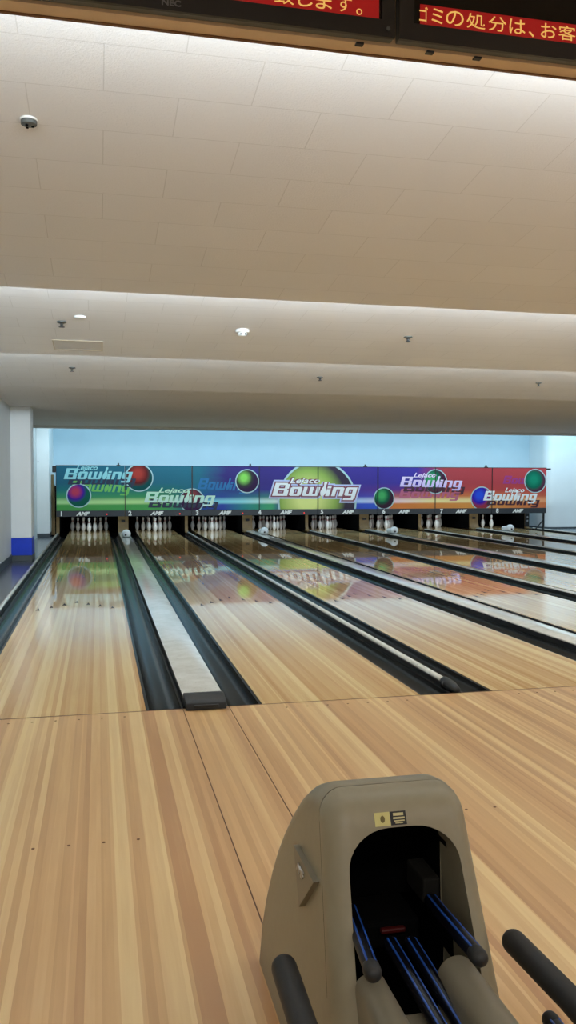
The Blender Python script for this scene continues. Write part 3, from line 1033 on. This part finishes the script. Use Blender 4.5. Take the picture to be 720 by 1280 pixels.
# access hatch
t = thing('access_hatch', 'rectangular access hatch frame in the middle ceiling bay', 'access hatch', (0.60, 3.36, slope_z(0, 3.36)))
def sl(bm):
    for v in bm.verts:
        v.co.z += slope_z(v.co.x, v.co.y)
    return bm
FRAME = plain('hatch_frame', srgb(188, 180, 162), 0.5)
for (a0, a1, c0, c1) in ((0.36, 0.83, 3.17, 3.185), (0.36, 0.83, 3.535, 3.55), (0.36, 0.372, 3.185, 3.535), (0.818, 0.83, 3.185, 3.535)):
    b = B(); box(b, a0, a1, c0, c1, -0.006, 0.01)
    obj('frame_bar', sl(b), FRAME, t)
b = B(); box(b, 0.375, 0.815, 3.188, 3.532, -0.003, 0.01)
obj('hatch_panel', sl(b), TILE, t)

# ================================================================== MONITORS AND BULKHEAD
b = B(); box(b, WALL_L, WALL_R, -2.742, TEETH[0], CEIL_LOW, 3.4)
struct('trim_1', b, TAN)
b = B(); box(b, WALL_L, WALL_R, -2.690, -2.680, CEIL_LOW - 0.004, CEIL_LOW + 0.02)
struct('trim_2', b, plain('dark_tan_edge', srgb(120, 84, 54), 0.6))
def monitor(x0, x1, nm, lab, ticker, txt):
    Y0 = -2.780
    t = thing('monitor', lab, 'monitor', ((x0 + x1) / 2, -2.76, 2.684), 'overhead monitors')
    b = B(); box(b, x0, x1, Y0 + 0.007, -2.745, 2.686, 3.25, 0.004)
    obj('casing', b, GREYM, t)
    b = B()
    zb = 2.684
    box(b, x0, x1, Y0 - 0.004, Y0 + 0.006, zb, 2.733)
    box(b, x0, x1, Y0 - 0.004, Y0 + 0.006, 3.21, 3.25)
    box(b, x0, x0 + 0.045, Y0 - 0.004, Y0 + 0.006, 2.733, 3.21)
    box(b, x1 - 0.04, x1, Y0 - 0.004, Y0 + 0.006, 2.733, 3.21)
    obj('bezel', b, BEZEL, t)
    b = B(); box(b, x0 + 0.045, x1 - 0.04, Y0 + 0.0005, Y0 + 0.0065, 2.733, 3.21)
    obj('screen', b, GLASS, t)
    r0, r1 = ticker
    b = B(); box(b, r0, r1, Y0 - 0.0015, Y0 + 0.003, 2.7335, 2.7915)
    obj('ticker_band', b, TICK, t, label='red scrolling text band')
    for s, x, w in txt:
        tb = text_bm(s, 0.058, 0, 0.0, 0.0004, width=w)
        xs = [v.co.x for v in tb.verts]; zs = [v.co.z for v in tb.verts]
        big = s not in '。、'
        k = 0.043 / (max(zs) - min(zs)) if big else 1
        for v in tb.verts:
            v.co.x = v.co.x - min(xs) + x
            v.co.z = ((v.co.z - min(zs)) * k + 2.741) if big else (v.co.z - min(zs)) + 2.7375
            v.co.y += Y0 - 0.0022
        obj('ticker_character', tb, TICKTXT, t)
    return t
m1 = monitor(0.36, 1.626, 'a', 'black ceiling monitor at the centre with the end of a red text ticker', (0.41, 1.578),
        [('た', 1.095, 0.05), ('い', 1.168, 0.042), ('致', 1.270, 0.056), ('し', 1.338, 0.042), ('ま', 1.389, 0.048), ('す', 1.450, 0.046), ('。', 1.509, 0.018)])
nb = text_bm('NEC', 0.022, 0, 0.0006, 0.0006, width=0.052)
place(nb, Matrix.Translation((0.955, -2.7855, 2.696)))
obj('maker_mark', nb, LOGOGREY, m1, label='small grey lettering')
m2 = monitor(1.640, 2.90, 'b', 'black ceiling monitor at the right with yellow text on a red ticker', (1.704, 2.85),
        [('ゴ', 1.701, 0.026), ('ミ', 1.739, 0.036), ('の', 1.784, 0.056), ('処', 1.849, 0.060), ('分', 1.919, 0.058), ('は', 1.987, 0.052), ('、', 2.050, 0.018), ('お', 2.090, 0.052), ('客', 2.149, 0.057), ('様', 2.216, 0.058), ('で', 2.284, 0.05)])
b = B(); lathe(b, [(0.006, -0.003), (0.005, 0.0)], (1.604, -2.7865, 2.706), 12, axis='Y')
obj('power_button', b, GREYM, m1)
for x, w in ((1.533, 'under the joint of the two monitors'), (1.752, 'under the second monitor'), (1.905, 'further right under the second monitor')):
    b = B(); box(b, x - 0.012, x + 0.012, -2.745, -2.728, CEIL_LOW - 0.004, CEIL_LOW + 0.002, 0.001)
    obj('cable_clip', b, BLACKP, None, 'small black clip on the tan soffit edge ' + w, 'clip', 'soffit clips')

# ================================================================== BALL RETURN
CX = 1.435
ret = thing('ball_return', 'beige ball return hood with arched opening and blue ball rails on the approach', 'ball return', (CX, -3.2, 0.0))

PROFILE = [(-3.655, 0.0), (-3.60, 0.13), (-3.53, 0.295), (-3.46, 0.46), (-3.405, 0.59), (-3.385, 0.640), (-3.372, 0.664), (-3.350, 0.683), (-3.318, 0.694), (-3.28, 0.695),
           (-3.23, 0.686), (-3.17, 0.660), (-3.10, 0.615), (-3.03, 0.556), (-2.96, 0.486), (-2.89, 0.405), (-2.83, 0.318), (-2.78, 0.225), (-2.745, 0.13), (-2.73, 0.0)]
def half_w(z):
    return 0.207 - 0.040 * (z / 0.7)
def hood_shell():
    b = B()
    n = len(PROFILE)
    R = 0.055
    nor = []
    for i, (y, z) in enumerate(PROFILE):
        a = PROFILE[max(i - 1, 0)]; c = PROFILE[min(i + 1, n - 1)]
        t = Vector((c[0] - a[0], c[1] - a[1])).normalized()
        nor.append(Vector((-t.y, t.x)))
    nor[0] = Vector((-1, 0)); nor[-1] = Vector((1, 0))
    rows = []
    K = 7
    for i, (y, z) in enumerate(PROFILE):
        row = []
        offs = []
        for k in range(K + 1):
            a = PI / 2 * (1 - k / K)       # from the side to the face
            offs.append((-1, R * (1 - math.sin(a)), R * (1 - math.cos(a))))
        offs2 = [(1, o[1], o[2]) for o in reversed(offs)]
        for sgn, ix, inn in offs + offs2:
            yy = y - nor[i].x * inn
            zz = max(z - nor[i].y * inn, 0.0)
            w = half_w(zz) - ix
            row.append(b.verts.new((CX + sgn * w, yy, zz)))
        rows.append(row)
    for r0, r1 in zip(rows, rows[1:]):
        for k in range(len(r0) - 1):
            b.faces.new((r0[k], r0[k + 1], r1[k + 1], r1[k]))
    b.faces.new([r[0] for r in rows])
    b.faces.new([r[-1] for r in rows][::-1])
    b.faces.new(rows[0][::-1] + rows[-1])
    bmesh.ops.recalc_face_normals(b, faces=b.faces)
    return b
def arch(bm, hw0, hw1, z0, z1, r, y0, y1, mi=0):
    pts = [(CX - hw0, z0), (CX + hw0, z0)]
    for k in range(9):
        a = k / 8 * PI / 2
        pts.append((CX + hw1 - r + r * math.cos(a), z1 - r * 0.8 + r * 0.8 * math.sin(a)))
    for k in range(9):
        a = PI / 2 + k / 8 * PI / 2
        pts.append((CX - hw1 + r + r * math.cos(a), z1 - r * 0.8 + r * 0.8 * math.sin(a)))
    prism(bm, pts, 'Y', y0, y1, mi)
def tmp(bm, mats):
    bmesh.ops.recalc_face_normals(bm, faces=bm.faces)
    me = bpy.data.meshes.new('tmp'); bm.to_mesh(me); bm.free()
    for m in mats: me.materials.append(m)
    o = bpy.data.objects.new('tmp', me); COL.objects.link(o)
    return o
def cut(bm, cutters, mats):
    o = tmp(bm, mats)
    cs = []
    for c in cutters:
        co = tmp(c, mats); cs.append(co)
        md = o.modifiers.new('b', 'BOOLEAN'); md.operation = 'DIFFERENCE'; md.object = co; md.solver = 'EXACT'
    bpy.context.view_layer.update()
    me = bpy.data.meshes.new_from_object(o.evaluated_get(bpy.context.evaluated_depsgraph_get()))
    bpy.data.objects.remove(o)
    for c in cs: bpy.data.objects.remove(c)
    r = bmesh.new(); r.from_mesh(me)
    return r
c1 = B(); arch(c1, 0.154, 0.130, 0.03, 0.630, 0.100, -4.0, -3.30, 0)
c2 = B(); box(c2, CX - 0.142, CX + 0.142, -3.36, -2.92, 0.03, 0.36, mi=1)
c3 = B(); arch(c3, 0.142, 0.130, 0.03, 0.60, 0.06, -3.34, -3.16, 1)
hood = cut(hood_shell(), [c1, c2, c3], [BEIGE, BLACKM])  # black cavity faces put the shade deep in the beige hood into colour
# split into the front bezel and the rear shell along a plane just behind the front face
fn = Vector((0, -0.645, 0.275)).normalized()       # outward normal of the front face
back = Vector((0, -3.60, 0.13)) - fn * 0.062
front = hood.copy()
bmesh.ops.bisect_plane(front, geom=front.verts[:] + front.edges[:] + front.faces[:], plane_co=back + fn * 0.001, plane_no=fn, clear_inner=True)
bmesh.ops.bisect_plane(hood, geom=hood.verts[:] + hood.edges[:] + hood.faces[:], plane_co=back - fn * 0.001, plane_no=fn, clear_outer=True)
obj('hood_shell', hood, [BEIGE, BLACKM], ret, smooth=45)
obj('front_bezel', front, [BEIGE, BLACKM], ret, smooth=45, label='beige arched front')

def dorail(pts, r, name, lab, capped):
    b = B(); tube(b, pts, r, 20)
    o = obj(name, b, RAILBLUE, ret, smooth=True, label=lab)
    P = [Vector(p) for p in pts]
    # two thin blue inlay lines along the top of the tube
    d = (P[-1] - P[0]).normalized()
    s = d.cross(Vector((0, 0, 1))).normalized(); w = s.cross(d).normalized()
    for k, an in enumerate((math.radians(62), math.radians(128))):
        off = (s * math.cos(an) + w * math.sin(an)) * (r - 0.0012)
        b = B(); tube(b, [p + off for p in P], 0.0026, 8)
        obj('inlay_line', b, RAILSTRIPE, o, label='bright blue line', smooth=True)
    if capped:
        b = B(); tube(b, [P[-1] - d * 0.012, P[-1] + d * 0.004], r * 1.10, 20)
        obj('end_cap', b, RUBBER, o, label='black end cap', smooth=True)
    return o
dorail([(1.526, -3.345, 0.429), (1.524, -3.42, 0.432), (1.523, -3.600, 0.441)], 0.0165, 'upper_rail', 'short blue-black rail', True)
dorail([(1.326, -3.36, 0.435), (1.319, -3.42, 0.436), (1.298, -3.600, 0.439)], 0.0165, 'upper_rail', 'short blue-black rail', True)
dorail([(1.407, -3.40, 0.372), (1.417, -3.47, 0.353), (1.438, -3.62, 0.310), (1.455, -3.80, 0.275), (1.46, -4.4, 0.26)], 0.0165, 'lower_rail', 'long blue-black ball track rail', False)
dorail([(1.456, -3.40, 0.366), (1.466, -3.47, 0.346), (1.486, -3.62, 0.304), (1.503, -3.80, 0.27), (1.51, -4.4, 0.255)], 0.0165, 'lower_rail', 'long blue-black ball track rail', False)
dorail([(1.72, -4.4, 0.25), (1.735, -3.52, 0.226)], 0.017, 'side_rail', 'blue-black side rail', True)
def pad(pts, name):
    b = B(); tube(b, pts, 0.0275, 22)
    obj(name, b, RUBBER, ret, smooth=True, label='thick black rubber-covered bar')
pad([(1.156, -3.44, 0.372), (1.157, -3.60, 0.354), (1.158, -4.4, 0.30)], 'bumper_bar')
pad([(1.692, -3.43, 0.358), (1.717, -3.62, 0.340), (1.75, -4.4, 0.29)], 'bumper_bar')
# cheeks and tray inside the opening
def cheek(xa, xb, ztop, lean):
    b = B()
    pts = []
    n = 10
    r = (xb - xa) / 2
    pts.append((xa, 0.0)); pts.append((xb, 0.0))
    for k in range(n + 1):
        a = k / n * PI
        pts.append(((xa + xb) / 2 + r * math.cos(a) + lean * 0.4, ztop - r * 0.9 + r * 0.9 * math.sin(a)))
    prism(b, pts, 'Y', -4.3, -3.50)
    for v in b.verts:
        if v.co.y > -3.6 and v.co.z > 0.1:
            v.co.z -= 0.0
    return b
obj('tray_cheek', cheek(1.478, 1.560, 0.388, 0.0), BEIGE2, ret, smooth=35)
obj('tray_cheek', cheek(1.292, 1.362, 0.375, 0.0), BEIGE2, ret, smooth=35)
b = B()
prism(b, [(-4.3, 0.0), (-4.3, 0.235), (-3.54, 0.30), (-3.51, 0.28), (-3.51, 0.0)], 'X', 1.362, 1.478)
obj('tray_floor', b, BEIGE2, ret)
# rack foot carrying the bars, out of the hood towards the bowlers
b = B(); box(b, 1.20, 1.67, -4.42, -4.30, 0.0, 0.33, 0.02)
obj('rack_end', b, BEIGE2, ret)
# red lens and dim lift parts inside
b = B(); box(b, 1.405, 1.465, -3.345, -3.33, 0.362, 0.374, 0.004)
obj('sensor_lens', b, REDLENS, ret, label='dull red lens')
DIM = plain('dim_grey_metal', srgb(34, 33, 30), 0.7, spec=0.1)
b = B(); box(b, 1.512, 1.555, -3.33, -3.22, 0.415, 0.475, 0.006)
obj('lift_bracket', b, DIM, ret)
b = B(); box(b, 1.30, 1.316, -3.32, -3.27, 0.43, 0.47, 0.004)
obj('lift_bracket', b, DIM, ret)
b = B(); box(b, CX - 0.10, CX + 0.07, -3.33, -3.20, 0.32, 0.385, 0.01)
obj('lift_belt', b, BLACKM, ret)

# stickers on the bezel
def on_front(x, z, out=0.0):
    """Point of the sloping front face at height z."""
    t = (z - 0.46) / (0.64 - 0.46)
    y = -3.46 + t * (0.075)
    return Vector((x, y, z)) + fn * out
def front_quad(x0, x1, z0, z1, out=0.001, th=0.001):
    b = B()
    A = [on_front(x0, z0, out), on_front(x1, z0, out), on_front(x1, z1, out), on_front(x0, z1, out)]
    C = [p - fn * (th + 0.002) for p in A]
    va = [b.verts.new(p) for p in A]; vc = [b.verts.new(p) for p in C]
    b.faces.new(va); b.faces.new(vc[::-1])
    for i in range(4):
        b.faces.new((va[i], vc[i], vc[(i + 1) % 4], va[(i + 1) % 4]))
    return b
SZ0, SZ1 = 0.634, 0.660
def on_front(x, z, out=0.0, _p=PROFILE):
    for (y0, z0), (y1, z1) in zip(_p, _p[1:]):
        if z0 <= z <= z1:
            return Vector((x, y0 + (y1 - y0) * (z - z0) / (z1 - z0), z)) + fn * out
st = obj('warning_sticker', front_quad(1.375, 1.411, SZ0, SZ1), STICKY, ret, label='yellow sticker with ball symbol')
b = B(); lathe(b, [(0.0075, 0), (0.0075, 0.0008)], (0, 0, 0), 18); lathe(b, [(0.004, 0.0006), (0.004, 0.0012)], (0.0, 0.004, 0), 12, mi=0)
rot = Vector((0, 0, 1)).rotation_difference(fn).to_matrix().to_4x4()
for v in b.verts: v.co.x *= 0.7
place(b, Matrix.Translation(on_front(1.393, 0.647, 0.0012)) @ rot)
obj('ball_symbol', b, plain('olive_print', srgb(110, 98, 50), 0.5), st)
st = obj('notice_sticker', front_quad(1.412, 1.449, SZ0, SZ1), STICKB, ret, label='black sticker with pale print')
for q, (z0, z1, xa, xb) in enumerate(((0.6515, 0.6570, 1.419, 1.443), (0.6455, 0.6490, 1.418, 1.445), (0.6410, 0.6432, 1.420, 1.444), (0.637, 0.6388, 1.422, 1.440))):
    obj('print_line', front_quad(xa, xb, z0, z1, 0.0017, 0.0), STICKT, st)
# triangular name plate on the left side
def side_x(z, out=0.0):
    return CX - half_w(z) - out
P3 = [(-3.150, 0.505), (-3.350, 0.505), (-3.237, 0.393)]
b = B()
A = [b.verts.new((side_x(z, 0.014), y, z)) for y, z in P3]
C = [b.verts.new((side_x(z, -0.002), y, z)) for y, z in P3]
b.faces.new(A); b.faces.new(C[::-1])
for i in range(3):
    b.faces.new((A[i], C[i], C[(i + 1) % 3], A[(i + 1) % 3]))
pl = obj('name_plate', b, BEIGE2, ret, label='triangular beige name plate')
tb = text_bm('AMF', 0.03, 0.2, 0.0005, 0.0015, width=0.07)
M = Matrix.Translation((side_x(0.475, 0.0155), -3.20, 0.468)) @ Matrix.Rotation(-PI / 2, 4, 'Z')
place(tb, M)
obj('plate_lettering', tb, CHROME, pl, label='raised silver lettering')

# ================================================================== LIGHT
def area(name, loc, rot, sx, sy, power, col):
    l = bpy.data.lights.new(name, 'AREA')
    l.shape = 'RECTANGLE'; l.size = sx; l.size_y = sy
    l.energy = power; l.color = col
    o = bpy.data.objects.new(name, l); COL.objects.link(o)
    o.location = loc; o.rotation_euler = rot
    return o
COOL = (0.80, 0.92, 1.0)
MX = (WALL_L + WALL_R) / 2
LX = WALL_R - WALL_L - 0.4
# fluorescent coves hidden behind each low ceiling edge, shining up and forward
for ye, z, tilt, p in ((TEETH[0], 2.82, 40, 190), (TEETH[1], 2.76, 55, 300), (TEETH[2], 2.76, 55, 280)):
    area('cove_lamp', (MX, ye + 0.08, z), (math.radians(180 - tilt), 0, 0), LX, 0.08, p, COOL)
# cool lamps behind the ceiling lip: one washes the back wall, one is an unseen fill added to brighten the masking panels
area('wall_wash_lamp', (MX, 16.6, 3.2), (math.radians(45), 0, 0), LX, 0.08, 100, (0.42, 0.78, 1.0))
area('masking_fill_light', (MX, 15.50, 2.74), (math.radians(38), 0, 0), LX, 0.08, 150, (0.64, 0.88, 1.0))
# lamps over the pin decks
for i in range(8):
    area('pin_lamp', (LANE_X[i] + LANE_W / 2, 17.2, 0.68), (math.radians(62), 0, 0), 0.9, 0.06, 3.0, (0.95, 0.98, 1.0))
# seating area lamps behind the bowlers
for x in (0.5, 4.5, 8.5, 12.5):
    area('seating_lamp', (x, -6.5, 3.25), (0, 0, 0), 2.4, 0.5, 56, (1.0, 0.96, 0.9))

w = bpy.data.worlds.new('world'); S.world = w; w.use_nodes = True
w.node_tree.nodes['Background'].inputs[0].default_value = (0.80, 0.86, 0.9, 1)
w.node_tree.nodes['Background'].inputs[1].default_value = 0.25

# ================================================================== CAMERA
cam = bpy.data.cameras.new('camera')
co = bpy.data.objects.new('camera', cam); COL.objects.link(co)
cam.sensor_fit = 'VERTICAL'
cam.sensor_height = 36.0
cam.lens = 36.0 * 1052.45 / 1280
yaw, pit, rol = 0.221443, -0.037109, -0.00146
fw = Vector((math.sin(yaw) * math.cos(pit), math.cos(yaw) * math.cos(pit), math.sin(pit)))
r = Vector((math.cos(yaw), -math.sin(yaw), 0)); u = r.cross(fw)
r2 = r * math.cos(rol) + u * (-math.sin(rol)) * -1 * -1
u2 = u * math.cos(rol) + r * math.sin(rol)
R = Matrix((r2, u2, -fw)).transposed().to_4x4()
co.matrix_world = Matrix.Translation((0.779357, -5.142855, 1.402442)) @ R
cam.clip_start = 0.05
S.camera = co

S.view_settings.view_transform = 'Standard'
S.view_settings.look = 'None'
S.view_settings.gamma = 1.0
S.view_settings.use_curve_mapping = False
S.view_settings.exposure = 0.0
